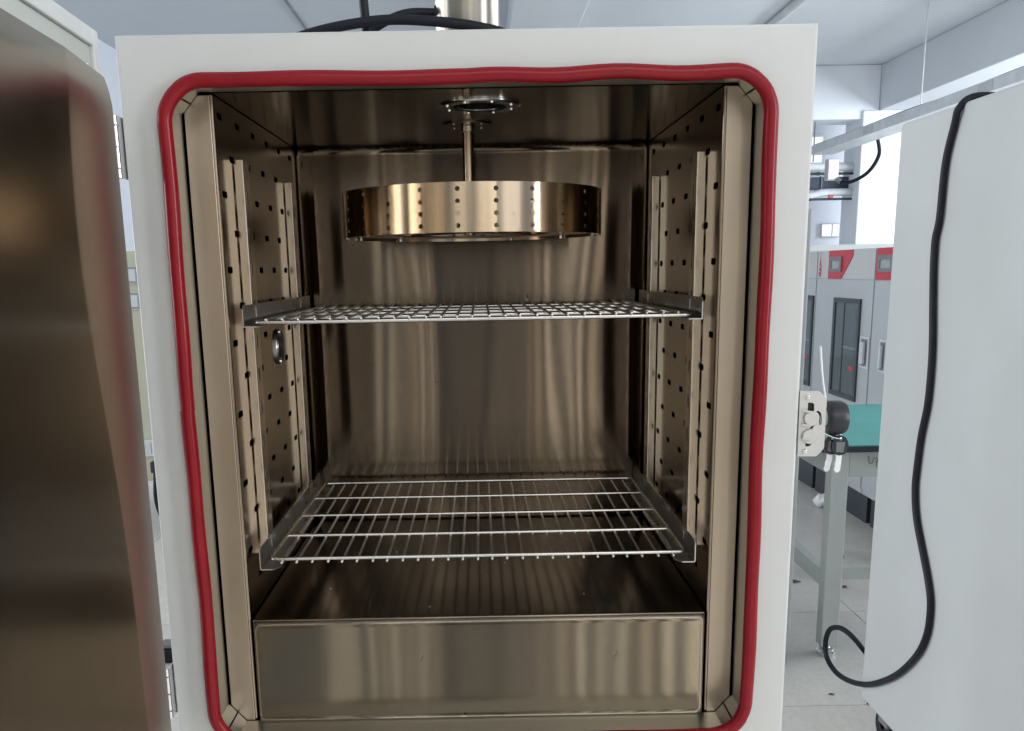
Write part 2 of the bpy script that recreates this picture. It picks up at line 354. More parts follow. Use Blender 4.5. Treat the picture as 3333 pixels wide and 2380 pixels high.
# ------------------------------------------------------------------ test chambers along the right wall
def chamber(y0, y1, label, red=None, win=None, handle=None, drop=None):
    X = 2.0
    t = thing('test_chamber', label, 'test chamber', (X+.35, (y0+y1)/2, FLOOR), 'white test chambers along the right wall')
    add('cabinet', bx(X+.004, X+.8, y0, y1, -1.18, .088, bev=.006), m_cabgrey, t)
    add('control_fascia', bx(X, X+.0035, y0+.004, y1-.004, -.068, .084, bev=.001), m_white2, t)
    d = add('door', bx(X, X+.0035, y0+.004, y1-.004, -1.15, -.073, bev=.001), m_cabgrey, t)
    add('base', bx(X+.05, X+.75, y0+.02, y1-.02, FLOOR, -1.1805), m_dark, t)  # dark block standing for the shadow beneath the chamber
    if red:
        a = red; poly = [(a, .086), (a, -.069), (a-.19, -.069), (a-.34, .052), (a-.34, .086)]
        r = add('red_panel', prism(B(), poly, lambda u, v, w: Vector((X-.0005-w, u, v)), .004), m_redpl, t)
        s0, s1 = a-.035, a-.20
        bm = B()
        for p0, p1, q0, q1 in ((s1, s0, .030, .052), (s1, s0, -.030, -.014), (s0-.02, s0, -.0135, .0295), (s1, s1+.03, -.0135, .0295)): box(bm, X-.012, X-.005, p0, p1, q0, q1)
        add('screen_bezel', bm, m_grey, r); add('screen', bx(X-.008, X-.005, s1+.031, s0-.021, -.0135, .0295), m_screen, r)
    if win:
        a, b = win; bm = B()
        for p0, p1, q0, q1 in ((b, a, -.195, -.170), (b, a, -.71, -.685), (a-.03, a, -.6849, -.1951), (b, b+.025, -.6849, -.1951)): box(bm, X-.010, X-.0005, p0, p1, q0, q1)
        g = add('window', bm, m_dark, t); add('pane', bx(X-.005, X-.001, b+.0255, a-.0305, -.6845, -.1955), m_glass, g)
        add('pane_divider', bx(X-.0075, X-.0052, a-.16, a-.15, -.6845, -.1955), m_dark, g)
        add('shelf_edge', bx(X-.0065, X-.0052, b+.03, a-.165, -.44, -.425), m_grey, g)
        add('red_tag', bx(X-.0065, X-.0052, b+.05, a-.26, -.55, -.53), m_redpl, g)
    if handle:
        a, b = handle
        h = add('handle', bx(X-.004, X-.0005, b, a, -.522, -.359, bev=.002), m_galv, t)
        add('recess', bx(X-.0055, X-.0042, b+.018, a-.018, -.51, -.371), m_grey, h)
        add('grip', bx(X-.025, X-.006, b+.03, a-.04, -.50, -.385, bev=.006), m_galv, h)
    if drop:
        pts = []; cy_, zc_, w_ = drop, -.018, .026
        for k in range(24):
            tt = 2*math.pi*k/24; s = math.sin(tt/2)
            pts.append((cy_+w_*math.sin(tt)*s**1.3, zc_+.012+.055*math.cos(tt)*1.0+(.030 if k == 0 else 0)))
        l = add('droplet_logo', prism(B(), pts, lambda u, v, w: Vector((X-.0005-w, u, v)), .0012), m_redpl, t)
        add('logo_mark', bx(X-.0026, X-.0018, cy_-.006, cy_+.006, -.012, .006, bev=.0003), m_white2, l)
        add('logo_mark', bx(X-.0026, X-.0018, cy_-.011, cy_+.011, -.033, -.026, bev=.0003), m_white2, l)
    return t
chamber(3.905, 4.71, 'white test chamber with dark window, red control panel and droplet emblem', 4.53, (4.41, 4.04), (4.025, 3.911), 4.667)
chamber(3.10, 3.895, 'nearest white test chamber, half hidden behind the big white cabinet with the cable', 3.885, None, (3.79, 3.70))
chamber(4.72, 5.52, 'farthest white test chamber, only its dark window edge showing beside the oven', None, (5.1, 4.735), None)
t = thing('partition', 'low bright white partition far behind the test chambers', 'partition', (3.9, 8.0, FLOOR))
add('panel', bx(3.05, 3.95, 8.0, 8.06, FLOOR+.1, .19, bev=.004), m_white2, t); add('foot', bx(3.1, 3.9, 7.9, 8.2, FLOOR, FLOOR+.099), m_grey, t)

# ------------------------------------------------------------------ table with the teal mat
t = thing('work_table', 'grey steel work table with teal mat top beyond the oven', 'table', (1.55, 2.66, FLOOR))
add('table_top', bx(1.15, 2.0, 2.2, 3.12, -.609, -.588, bev=.003), m_dark, t)
add('teal_mat', bx(1.152, 1.998, 2.202, 3.118, -.5878, -.5838), m_teal, t)
for x, y in ((1.19, 2.225), (1.90, 2.225), (1.19, 3.04), (1.90, 3.04)):
    l = add('leg', bx(x, x+.06, y, y+.055, FLOOR+.035, -.6095, bev=.004), m_table, t)
    lathe(bm := B(), [(.001, 0), (.030, 0), (.033, .004), (.033, .012), (.026, .016), (.026, .024), (.012, .026), (.012, .036), (.001, .036)], (x+.03, y+.027, FLOOR), seg=20)
    add('levelling_foot', bm, m_chrome, l, smooth=40)
ap = add('apron', bx(1.251, 1.899, 2.23, 2.25, -.70, -.6095, bev=.002), m_table, t)
for k in range(2):     # bent wire hooks on the apron
    x = 1.315+.028*k; z = -.632-.016*k
    add('wire_hook', tube(B(), smooth_path([(x, 2.227, z+.006), (x, 2.224, z-.016), (x+.010, 2.223, z-.02), (x+.014, 2.223, z-.004), (x+.02, 2.223, z), (x+.027, 2.223, z-.004), (x+.028, 2.224, z-.02)], 5), .0014, 6), m_grey, ap)
add('side_rail', bx(1.20, 1.24, 2.281, 3.039, -1.11, -1.05, bev=.003), m_table, t)
add('cross_rail', bx(1.241, 1.899, 2.43, 2.47, -1.137, -1.090, bev=.003), m_table, t)
add('side_apron', bx(1.20, 1.235, 2.281, 3.039, -.70, -.6095, bev=.003), m_table, t)

# ------------------------------------------------------------------ neighbouring machines
t = thing('white_cabinet', 'large plain white cabinet at the right edge with black cable hanging on it', 'cabinet', (1.56, .94, FLOOR))
add('body', bx(1.103, 2.0, .25, 1.68, -1.235, .364, bev=.012, seg=4), m_white2, t)
for x, y in ((1.165, 1.60), (1.9, 1.60), (1.165, .36), (1.9, .36)):
    c = add('castor', bx(x-.028, x+.028, y-.03, y+.03, -1.285, -1.2355, bev=.004), m_grey, t)
    lathe(bm := B(), [(.012, -.018), (.046, -.018), (.052, -.010), (.052, .010), (.046, .018), (.012, .018)], (x, y+.02, FLOOR+.0525), 'x', 24)
    add('wheel', bm, m_black, c, smooth=40)
def at_x(px, py, X):
    v = Fv+Rv*((px-1577)/3000)-Uv*((py-1506.6)/3000); C = Vector((0.0067898, -0.82717107, 0.01132262))
    return C+v*((X-C.x)/v.x)
cp = [(3122, 352), (3108, 400), (3077, 532), (3058, 710), (3044, 779), (3038, 872), (3036, 980), (3035, 1094), (3031, 1193), (3019, 1316), (2999, 1414), (2987, 1500), (2978, 1590), (2983, 1690), (3004, 1802), (3022, 1900), (3028, 1974), (3017, 2063), (2985, 2132), (2926, 2191), (2866, 2220), (2817, 2228), (2768, 2218), (2724, 2191), (2694, 2146), (2687, 2092), (2701, 2050)]
pts = [at_x(a, b, 1.094) for a, b in cp]
pts = [Vector((1.40, pts[0].y-.02, .3725)), Vector((1.2, pts[0].y-.01, .373)), Vector((1.125, pts[0].y, .374))]+pts
pts += [at_x(2729, 2043, 1.105), at_x(2758, 2058, 1.12), at_x(2788, 2087, 1.14), at_x(2816, 2122, 1.165), at_x(2850, 2160, 1.21), at_x(2900, 2200, 1.28)]
add('power_cable', tube(B(), smooth_path(pts, 6), .0082, 12), m_black, label='long black power cable hanging down the large white cabinet into a loop', cat='cable', smooth=60)
t = thing('white_machine', 'tall white machine behind the oven, only its right edge strip showing', 'machine', (.75, 2.3, FLOOR))
add('body', bx(.45, 1.036, 2.1, 2.18+.6, -1.21, .181, bev=.006), m_white2, t); add('base', bx(.47, 1.0, 2.13, 2.74, FLOOR, -1.2105), m_dark, t)
t = thing('beige_cabinet', 'olive beige cabinet with steel latches seen through the door gap', 'cabinet', (-2.1, 4.3, FLOOR))
add('body', bx(-2.7, -1.55, 4.0, 4.7, -1.06, .14, bev=.006), m_beige, t)
for z in (.02, -.11, -.88): 
    h = add('latch', bx(-1.80, -1.735, 3.985, 3.999, z-.045, z+.045, bev=.003), m_chrome, t); add('latch_tongue', bx(-1.79, -1.75, 3.978, 3.9845, z-.03, z+.03, bev=.002), m_galv, h)
for x in (-2.6, -1.66):
    c = add('castor', bx(x-.02, x+.02, 4.05, 4.10, -1.16, -1.0605), m_grey, t); lathe(bm := B(), [(.02, -.02), (.085, -.02), (.095, -.012), (.095, .012), (.085, .02), (.02, .02)], (x, 4.075, FLOOR+.0955), 'x', 24); add('wheel', bm, m_black, c, smooth=40)
t = thing('floor_cable', 'thin black cable trailing down behind the oven\'s hinge side', 'cable', (-1.7, 3.95, FLOOR))
add('cable', tube(B(), smooth_path([(-1.72, 3.93, -1.0), (-1.73, 3.93, -1.15), (-1.70, 3.92, -1.25), (-1.64, 3.9, -1.33), (-1.5, 3.85, -1.342)], 8), .012, 8), m_black, t); add('plug', bx(-1.74, -1.70, 3.91, 3.95, -1.0, -.94, bev=.006), m_blackpl, t)
t = thing('rubber_foot', 'small black rubber block on the floor below the lower hinge gap', 'block', (-1.14, 2.3, FLOOR))
add('block', bx(-1.20, -1.06, 2.27, 2.36, FLOOR, FLOOR+.05, bev=.008), m_black, t); add('block_cap', bx(-1.17, -1.09, 2.285, 2.345, FLOOR+.0505, FLOOR+.065, bev=.004), m_grey, t)

# litter on the floor
def scrap(name, x, y, s, h, mat, label, cat):
    bm = B(); bmesh.ops.create_icosphere(bm, subdivisions=2, radius=1)
    for v in bm.verts:
        v.co = Vector((v.co.x*s*random.uniform(.7, 1.2), v.co.y*s*.8*random.uniform(.7, 1.2), v.co.z*h*random.uniform(.6, 1.2)))
    mz = min(v.co.z for v in bm.verts)
    for v in bm.verts: v.co += Vector((x, y, FLOOR-mz))
    add(name, bm, mat, label=label, cat=cat)
scrap('paper_scrap', 1.935, 4.27, .045, .045, m_paper, 'crumpled white paper scrap on the floor under the test chamber behind the table leg', 'paper')
scrap('debris_flake', 1.12, 1.93, .009, .002, m_debris, 'brown flake of debris on the floor inside the cable loop', 'debris')
scrap('debris_flake', 1.21, 1.86, .007, .002, m_debris, 'tiny pale brown flake near the large cabinet castor', 'debris')
scrap('debris_flake', 1.36, 3.02, .03, .002, m_debris, 'wide brown stain-like flake beside the white machine edge', 'debris')
scrap('debris_flake', 1.55, 2.93, .011, .006, m_debris, 'small dark crumb on the floor left of the table leg', 'debris')
scrap('debris_flake', 1.70, 3.35, .012, .006, m_debris, 'small dark crumb far back under the table', 'debris')

# ------------------------------------------------------------------ the oven
oven = thing('laboratory_oven', 'white laboratory oven with open stainless chamber, red gasket and open door', 'oven', (0, .3, FLOOR))
W0, ZT, ZB, YB = .2947, .2093, FLOOR+.08, .66
HX, HT, HB = .2525, .1685, -.4285         # throat of the opening
Y1, YD = .033, .404
ZC, ZBB, ZBT, WX = .1677, -.4335, -.3225, .225

# white shell: bevelled outline, opening in the front, hollow back
bm = B()
def rect_loop(h, y, zt, zb): return [bm.verts.new((x, y, z)) for x, z in ((h, zt), (-h, zt), (-h, zb), (h, zb))]
prev = None
rows = []
for k in range(5):
    a = math.pi/2*k/4; o = .0035*(1-math.sin(a)); y = .0035*(1-math.cos(a))
    rows.append((W0-o, y, ZT-o, ZB+o))
rows.append((W0, YB, ZT, ZB))
loops = [rect_loop(*r) for r in rows]
for A, C in zip(loops, loops[1:]):
    for k in range(4): bm.faces.new((A[k], A[(k+1) % 4], C[(k+1) % 4], C[k]))
bm.faces.new(loops[-1])
inner = [bm.verts.new((x, 0, z)) for x, z in rounded(-HX-.001, HX+.001, HB-.001, HT+.001, .030, 8)]
edges = [bm.edges.new((inner[i], inner[(i+1) % len(inner)])) for i in range(len(inner))]
edges += [bm.edges.get((loops[0][k], loops[0][(k+1) % 4])) for k in range(4)]
bmesh.ops.triangle_fill(bm, edges=edges, use_beauty=True)
cab = add('cabinet', bm, m_white, oven, smooth=50)
add('plinth', bx(-.27, .27, .03, .64, FLOOR, ZB-.0005), m_dark, oven)

# throat lip: four folded strips that meet in the middle of each chamfered corner
ch = .0165
oct_ = [(HX, HT-ch*1.15), (HX-ch, HT), (-HX+ch, HT), (-HX, HT-ch*1.15), (-HX, HB+ch*1.15), (-HX+ch, HB), (HX-ch, HB), (HX, HB+ch*1.15)]
mid = lambda a, b, e: (a[0]+(b[0]-a[0])*e, a[1]+(b[1]-a[1])*e)
def strip(p, q, r, s):
    """from just past the middle of chamfer p-q, along q-r, to just before the middle of chamfer r-s"""
    path = [mid(p, q, .535), q, r, mid(r, s, .465)]
    cx, cz = 0, (HT+HB)/2
    out = []
    for (x, z) in path[::-1]:
        d = Vector((x-cx, z-cz)); out.append((x+.0012*(1 if x > 0 else -1), z+.0012*(1 if z > cz else -1)))
    b = B(); prism(b, path+out, lambda u, v, w: Vector((u, -.0035+w, v)), .0335)
    return b
for i in (0, 2, 4, 6):
    add('throat_strip', strip(oct_[i], oct_[(i+1) % 8], oct_[(i+2) % 8], oct_[(i+3) % 8]), m_lip, oven)

# red silicone gasket, slightly wavy, joined on the left side
gx, gt, gb, gr = .2566, .1712, -.4345, .0350
base = rounded(-gx, gx, gb, gt, gr, 14)
dense = []
for i in range(len(base)):
    a, b = Vector(base[i]), Vector(base[(i+1) % len(base)]); n = max(1, int((b-a).length/.012))
    for k in range(n): dense.append(a+(b-a)*k/n)
s0 = min(range(len(dense)), key=lambda i: (dense[i]-Vector((-gx, -.105))).length)
dense = dense[s0:]+dense[:s0]+[dense[s0]]
cz = (gt+gb)/2; path = []; rad = []
L = 0
for i, q in enumerate(dense):
    if i: L += (q-dense[i-1]).length
    n = Vector((q.x/gx, (q.y-cz)/(gt-cz))); n = Vector((n.x if abs(n.x) > .98 else 0, n.y if abs(n.y) > .98 else 0))
    wob = .0006*math.sin(L*21+.6)+.0003*math.sin(L*49+2)
    if q.y > gt-.01 and q.x > 0: wob += .0009*math.sin(q.x*62)
    q2 = q+n*wob
    if i < 5: q2 = q2+Vector((-.0007*(1-i/5), 0))
    path.append((q2.x, -.0052, q2.y)); rad.append(.0063+.00015*math.sin(L*57))
add('gasket', tube(B(), path, rad, 16), m_red, oven, smooth=60)

# liner around the ducts, coloured black to stand for the unlit cavity
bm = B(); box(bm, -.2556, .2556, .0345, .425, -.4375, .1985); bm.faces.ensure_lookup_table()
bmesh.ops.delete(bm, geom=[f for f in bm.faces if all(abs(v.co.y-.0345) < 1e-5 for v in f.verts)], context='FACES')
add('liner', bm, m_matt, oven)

# perforated side ducts: front flange, rounded bend, long wall with slots
rows_z = [.1515-.0339*k for k in range(14)]
def side_duct(sgn):
    T = .0012; pr = [(.2508, Y1)]; r = .0022
    for k in range(6):
        a = math.pi/2*k/5; pr.append((WX+r-r*math.sin(a), Y1+r-r*math.cos(a)))
    pr.append((WX, YD-.0005))
    back = [(WX+T, YD-.0005)]+[(x+T*.9, y+T) for x, y in pr[-2:0:-1]]+[(.2508, Y1+T)]
    b = prism(B(), pr+back, lambda u, v, w: Vector((sgn*u, v, ZBB+.0015+w)), ZC-.0012-ZBB-.0015)
    cut = B()
    for i, z in enumerate(rows_z):
        if i % 2 == 0: ys = [.0508+.0627*k for k in range(6)]
        else: ys = [.0848+.0638*k for k in range(5)]
        for y in ys:
            if z < -.305: continue
            if sgn < 0 and (Vector((y, z))-Vector((.234, -.0695))).length < .032: continue
            slotbox(cut, (sgn*WX, y, z), .0172, .0062, .012, .0022)
    if sgn < 0: cyl(cut, (-.235, .234, -.0695), (-.215, .234, -.0695), .0125, 28)
    return boolean(b, cut)
for sgn in (-1, 1): add('side_duct', side_duct(sgn), m_wall, oven)
# front faces of the ducts get the satin jamb sheet
for sgn in (-1, 1):
    a, b = sorted((sgn*(WX+.0026), sgn*.2506)); add('jamb_sheet', bx(a, b, Y1-.0016, Y1-.0003, ZBB+.002, ZC-.0015, bev=.0006, seg=3), m_jamb, oven)
# cable port in the left wall
pt = add('port_ring', lathe(B(), [(.0118, -.004), (.0118, .0026), (.0128, .0034), (.0142, .0018), (.0182, .0018), (.0196, .0030), (.0204, .0020), (.0204, -.0004), (.0135, -.0004), (.0135, -.004)], (-WX, .234, -.0695), 'x', 36), m_brkt, oven, smooth=30)
add('port_tube', lathe(B(), [(.0116, 0), (.0116, -.024), (.0110, -.024), (.0110, 0)], (-WX-.004, .234, -.0695), 'x', 28), m_brkt, pt)
for a in (90, 270):
    add('port_screw', lathe(B(), [(.0002, .003), (.0018, .003), (.0022, .0014), (.0022, 0), (.0002, 0)], (-WX+.0004, .234+.0168*math.cos(math.radians(a)), -.0695+.0168*math.sin(math.radians(a))), 'x', 10), m_chrome, pt)

# ceiling sheet with the exhaust port, slightly dished
def sheet(f, nu, nv, thick):
    b = B(); top = [[b.verts.new(f(i/nu, j/nv)) for j in range(nv+1)] for i in range(nu+1)]
    for i in range(nu):
        for j in range(nv): b.faces.new((top[i][j], top[i+1][j], top[i+1][j+1], top[i][j+1]))
    bmesh.ops.solidify(b, geom=b.faces[:], thickness=thick); return b
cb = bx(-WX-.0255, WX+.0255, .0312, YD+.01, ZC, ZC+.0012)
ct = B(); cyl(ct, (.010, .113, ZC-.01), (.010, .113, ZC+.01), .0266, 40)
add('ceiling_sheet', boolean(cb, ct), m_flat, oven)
vp = add('exhaust_ring', lathe(B(), [(.0262, -.0024), (.0380, -.0024), (.0394, -.0012), (.0394, -.0002), (.0262, -.0002)], (.010, .113, ZC), 'z', 56), m_chrome, oven, smooth=30)
add('exhaust_sleeve', lathe(B(), [(.0260, -.0005), (.0260, .0068), (.0252, .0068), (.0252, -.0005)], (.010, .113, ZC), 'z', 48), m_chrome, vp, smooth=30)
add('exhaust_shade_disc', cyl(B(), (.010, .113, ZC+.0262), (.010, .113, ZC+.0275), .0456, 36), m_matt, vp)  # black disc put in as the darkness above the exhaust port
for k in range(8):
    a = math.radians(20+45*k); x, y = .010+.0328*math.cos(a), .113+.0328*math.sin(a)
    add('ring_bolt', lathe(B(), [(.0002, -.0038), (.0014, -.0036), (.0020, -.0028), (.0020, -.0023), (.0002, -.0023)], (x, y, ZC), 'z', 10), m_chrome, vp, smooth=40)

# back sheet: springy, with shallow waves
def back_f(u, v):
    x = -WX+2*WX*u; z = ZBT-.01+(ZC-ZBT+.01)*v
    e = math.sin(math.pi*u)**.7
    d = .0030*math.sin(math.pi*v)*math.sin(math.pi*u)+.0008*e*math.sin(6.2*u+1.6*math.sin(3.0*v))+.00022*e*math.sin(19*u+3.0*v*v)+.00012*e*math.sin(41*u-2.0*v)
    edge = .0
    return Vector((x, YD-d*.6-edge, z))
add('back_sheet', sheet(back_f, 90, 48, .001), m_back, oven, smooth=True)

# bottom heater cover
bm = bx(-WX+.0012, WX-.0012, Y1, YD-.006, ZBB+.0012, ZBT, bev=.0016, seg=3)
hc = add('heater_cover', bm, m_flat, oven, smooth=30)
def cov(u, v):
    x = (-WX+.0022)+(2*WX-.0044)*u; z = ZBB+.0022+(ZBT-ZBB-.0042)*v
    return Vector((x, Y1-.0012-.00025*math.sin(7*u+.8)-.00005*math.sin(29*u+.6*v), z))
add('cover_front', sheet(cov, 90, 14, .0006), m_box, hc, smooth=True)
for x, y in ((-.16, .12), (-.05, .06), (.03, .20), (.11, .09), (-.10, .25)):
    bmd = B(); bmesh.ops.create_icosphere(bmd, subdivisions=1, radius=.0007)
    bmesh.ops.translate(bmd, verts=bmd.verts, vec=(x, y, ZBT+.0005)); add('dust_speck', bmd, m_paper, hc)

# shelf rails: slotted channels
def rail(sgn, y0):
    X0, X1, D, T = WX-.0011, .2155, .0225, .0011
    rb = .0010
    arc = [(X1+rb-rb*math.sin(a), y0+rb-rb*math.cos(a)) for a in (math.pi/2*k/4 for k in range(5))]
    prof = [(X0, y0)]+arc+[(X1, y0+D), (X0, y0+D), (X0, y0+D-T), (X1+T, y0+D-T), (X1+T, y0+T), (X0, y0+T)]
    zb, zt = -.270, .118
    b = prism(B(), prof, lambda u, v, w: Vector((sgn*u, v, zb+w)), zt-zb)
    cut = B()
    for k in range(12): slotbox(cut, (sgn*X1, y0+.0088, .084-.0341*k), .0075, .0125, .006, .0006)
    return boolean(b, cut)
for sgn in (-1, 1):
    for y0 in (.0875, .3195): add('shelf_rail', rail(sgn, y0), m_rail, oven)

# motor housing on the top
mh = add('motor_housing', lathe(B(), [(.001, 0), (.0325, 0), (.0335, .002), (.0335, .27), (.001, .27)], (-.001, .20, ZT+.0002), 'z', 56), m_house, oven, smooth=35)
add('base_ring', lathe(B(), [(.034, 0), (.050, 0), (.052, .003), (.052, .008), (.034, .010)], (-.001, .20, ZT+.0003), 'z', 48), m_blackpl, mh, smooth=35)

# hinges on the left edge
for z0, z1 in ((.0936, .1445), (-.4045, -.3535)):
    h = add('hinge', bx(-.2965, -.2952, -.004, .03, z0, z1), m_chrome, oven); L = z1-z0
    for a, b in ((0, .15), (.165, .49), (.505, .835), (.85, 1)):
        add('knuckle', lathe(B(), [(.0005, 0), (.0042, 0), (.0046, .0004), (.0046, L*(b-a)-.0004), (.0042, L*(b-a)), (.0005, L*(b-a))], (-.2992, -.0065, z0+L*a), 'z', 18), m_chrome, h, smooth=40)

# open door, standing out towards the photographer
H0 = Vector((-.3036, -.0106)); du = Vector((.048, -.9988)); dn = Vector((.9988, .048))
def dw(u, n, z): q = H0+du*u+dn*n; return Vector((q.x, q.y, z))
def dbox(u0, u1, n0, n1, z0, z1, bev=0):
    b = bx(u0, u1, n0, n1, z0, z1, bev=bev)
    for v in b.verts: v.co = dw(v.co.x, v.co.y, v.co.z)
    return b
DW, ZD = .589, -.47
door = add('door', dbox(0, DW, -.058, -.0065, ZD, ZT, bev=.003), m_white, oven)
for a in ((0, .0125, -.0062, 0, ZD, ZT), (DW-.0125, DW, -.0062, 0, ZD, ZT), (.0127, DW-.0127, -.0062, 0, ZT-.0135, ZT), (.0127, DW-.0127, -.0062, 0, ZD, ZD+.0135)):
    add('door_rim', dbox(*a, bev=.0012), m_white, door)
add('door_flange', dbox(.013, DW-.013, -.0063, -.0035, ZD+.014, ZT-.014), m_flange, door)
for u, z in ((.0245, .1785), (.0245, -.42), (DW-.03, .1785)):
    b = B(); r = [(.0002, .0022), (.0022, .0018), (.0030, .0002), (.0002, .0002)]
    lathe(b, r, (0, 0, 0), 'y', 14)
    for v in b.verts: c = v.co.copy(); v.co = dw(u+c.x, -.0035+c.y, z+c.z)
    add('flange_screw', b, m_chrome, door, smooth=40)
# plug: softly creased sheet with cut corners
UA, UB_, PZT, PZB = .054, DW-.054, .1615, -.425
def plug(nu=45, nv=60):
    b = B(); g = []
    for j in range(nv+1):
        z = PZB+(PZT-PZB)*j/nv; row = []
        c = max(0, z-(PZT-.020))*.55+max(0, (PZB+.02)-z)*.55
        u0, u1 = UA+c, UB_-c
        uc = .138+.040*math.exp(-((z-.04)/.17)**2); uf = UB_-.10
        us = [u0+(uc-.0025-u0)*i/9 for i in range(10)]+[uc-.0012, uc, uc+.0012]+[uc+.0025+(uf-uc-.0025)*i/26 for i in range(27)]+[uf+(u1-uf)*i/6 for i in range(1, 7)]
        for u in us:
            k = (u-UA)/(uc-UA); kk = min(k, 1) if abs(u-uc) > .002 else min(k, 1)-.004*(1-abs(u-uc)/.002)
            k2 = min(1, (UB_-u)/.1)
            n = .0235+.0085*min(kk, k2)-.0016*max(0, (z-(PZT-.012))/.012)**2
            row.append(b.verts.new(dw(u, n, z)))
        g.append(row)
    for j in range(nv):
        for i in range(nu): b.faces.new((g[j][i], g[j][i+1], g[j+1][i+1], g[j+1][i]))
    # walls down to the flange
    rim = [g[0][i] for i in range(nu+1)]+[g[j][nu] for j in range(1, nv+1)]+[g[nv][i] for i in range(nu-1, -1, -1)]+[g[j][0] for j in range(nv-1, 0, -1)]
    low = []
    for v in rim:
        q = Vector((v.co.x, v.co.y))-H0; u = q.dot(du)
        low.append(b.verts.new(dw(u, -.003, v.co.z)))
    for i in range(len(rim)): b.faces.new((rim[i], rim[(i+1) % len(rim)], low[(i+1) % len(rim)], low[i]))
    return b
add('plug_sheet', plug(), m_door, door, smooth=50)

# lock on the right edge: plate with claw, screws
def px0(px, py, y=.002):
    v = Fv+Rv*((px-1577)/3000)-Uv*((py-1506.6)/3000); C = Vector((0.0067898, -0.82717107, 0.01132262)); q = C+v*((y-C.y)/v.y); return (q.x, q.z)
outl = [px0(*q) for q in ((2603, 1273), (2664, 1273), (2672, 1278), (2687, 1295), (2690, 1301), (2681, 1455), (2677, 1463), (2659, 1482), (2652, 1485), (2594, 1485))]
lk = prism(B(), outl, lambda u, v, w: Vector((u, .001+w, v)), .0022)
cut = B()
def cutpoly(q): prism(cut, [px0(*a) for a in q], lambda u, v, w: Vector((u, -.01+w, v)), .03)
cutpoly([(2629, 1310), (2644, 1311), (2649, 1316), (2648, 1345), (2640, 1350), (2627, 1345)])
cutpoly([(2621, 1438), (2640, 1432), (2641, 1440), (2637, 1449), (2632, 1452), (2620, 1452)])
cutpoly([(2652, 1350), (2657, 1338), (2664, 1337), (2671, 1345), (2674, 1362), (2672, 1382), (2666, 1384), (2664, 1368), (2652, 1382), (2640, 1398), (2634, 1392), (2648, 1378), (2655, 1366)])
lock = add('lock_plate', boolean(lk, cut), m_lock, oven)
add('lock_flange', bx(.2951, .2966, .0035, .035, px0(2600, 1485)[1], px0(2606, 1273)[1], bev=.0004), m_galv, lock)
add('lock_body', bx(.2972, .3165, .0045, .030, -.1535, -.1075, bev=.001), m_blackpl, lock)
for q in ((2628, 1292), (2618, 1468)):
    x, z = px0(*q); add('lock_screw', lathe(B(), [(.0002, -.0020), (.0018, -.0024), (.0027, -.0010), (.0027, .0008), (.0002, .0008)], (x, .0012, z), 'y', 16), m_chrome, lock, smooth=40)
for (qa, r) in (((2638, 1361), .0070), ((2633, 1419), .0070)):
    x, z = px0(*qa); add('claw', lathe(B(), [(.0002, -.0018), (r-.0006, -.0018), (r, -.0012), (r, .0008), (.0002, .0008)], (x, -.0002, z), 'y', 22), m_lock, lock, smooth=40)
for py in (1336, 1382, 1427):
    (xa, za), (xb, zb) = px0(2604, py-1), px0(2633, py+3)
    add('claw_bar', tube(B(), [(xa+.0008, -.002, za), (xb, -.0035, zb)], .0010, 8), m_galv, lock)
add('locking_knob', lathe(B(), [(.0005, 0), (.0150, 0), (.0168, .003), (.0168, .014), (.0148, .0185), (.0005, .0190)], (.3250+.0142, .055, -.1345), 'x', 36), m_blackpl, oven, smooth=40)
add('lock_barrel', cyl(B(), (.2950, .055, -.1345), (.3391, .055, -.1345), .009, 24), m_galv, oven, smooth=40)

# ------------------------------------------------------------------ shelves and brackets
for lv, (zt_, zb_, word) in enumerate(((-.0165, -.0368, 'upper mesh shelf'), (-.2520, -.2738, 'lower wire shelf'))):
    for sgn, side in ((-1, 'left'), (1, 'right')):
        t = thing('shelf_bracket', f'grey steel angle bracket on the {side} wall carrying the {word}', 'bracket', (sgn*.2145, .215, zb_), 'shelf brackets on the chamber walls')
        XP = .2150
        a, b = sorted((sgn*XP, sgn*(XP-.0011)))
        pl = [(.043, zb_), (.389, zb_), (.389, zt_), (.047, zt_), (.043, zt_-.004)]
        add('upright', prism(B(), pl, lambda u, v, w: Vector((a+w, u, v)), b-a), m_brkt, t)
        xi, xo = sgn*(XP-.0195), sgn*(XP-.0013)
        fl_ = [(xo, .041), (xi+sgn*.006, .041), (xi, .050), (xi, .380), (xi+sgn*.006, .389), (xo, .389)]
        add('ledge', prism(B(), fl_, lambda u, v, w: Vector((u, v, zb_+w)), .0011), m_brkt, t)
        for y in (.093, .325):
            c = B(); slotx = sgn*(XP-.0016); box(c, min(slotx, slotx+sgn*.0003), max(slotx, slotx+sgn*.0003), y, y+.0022, zt_-.013, zt_-.003); add('hook_crease', c, m_chrome, t)

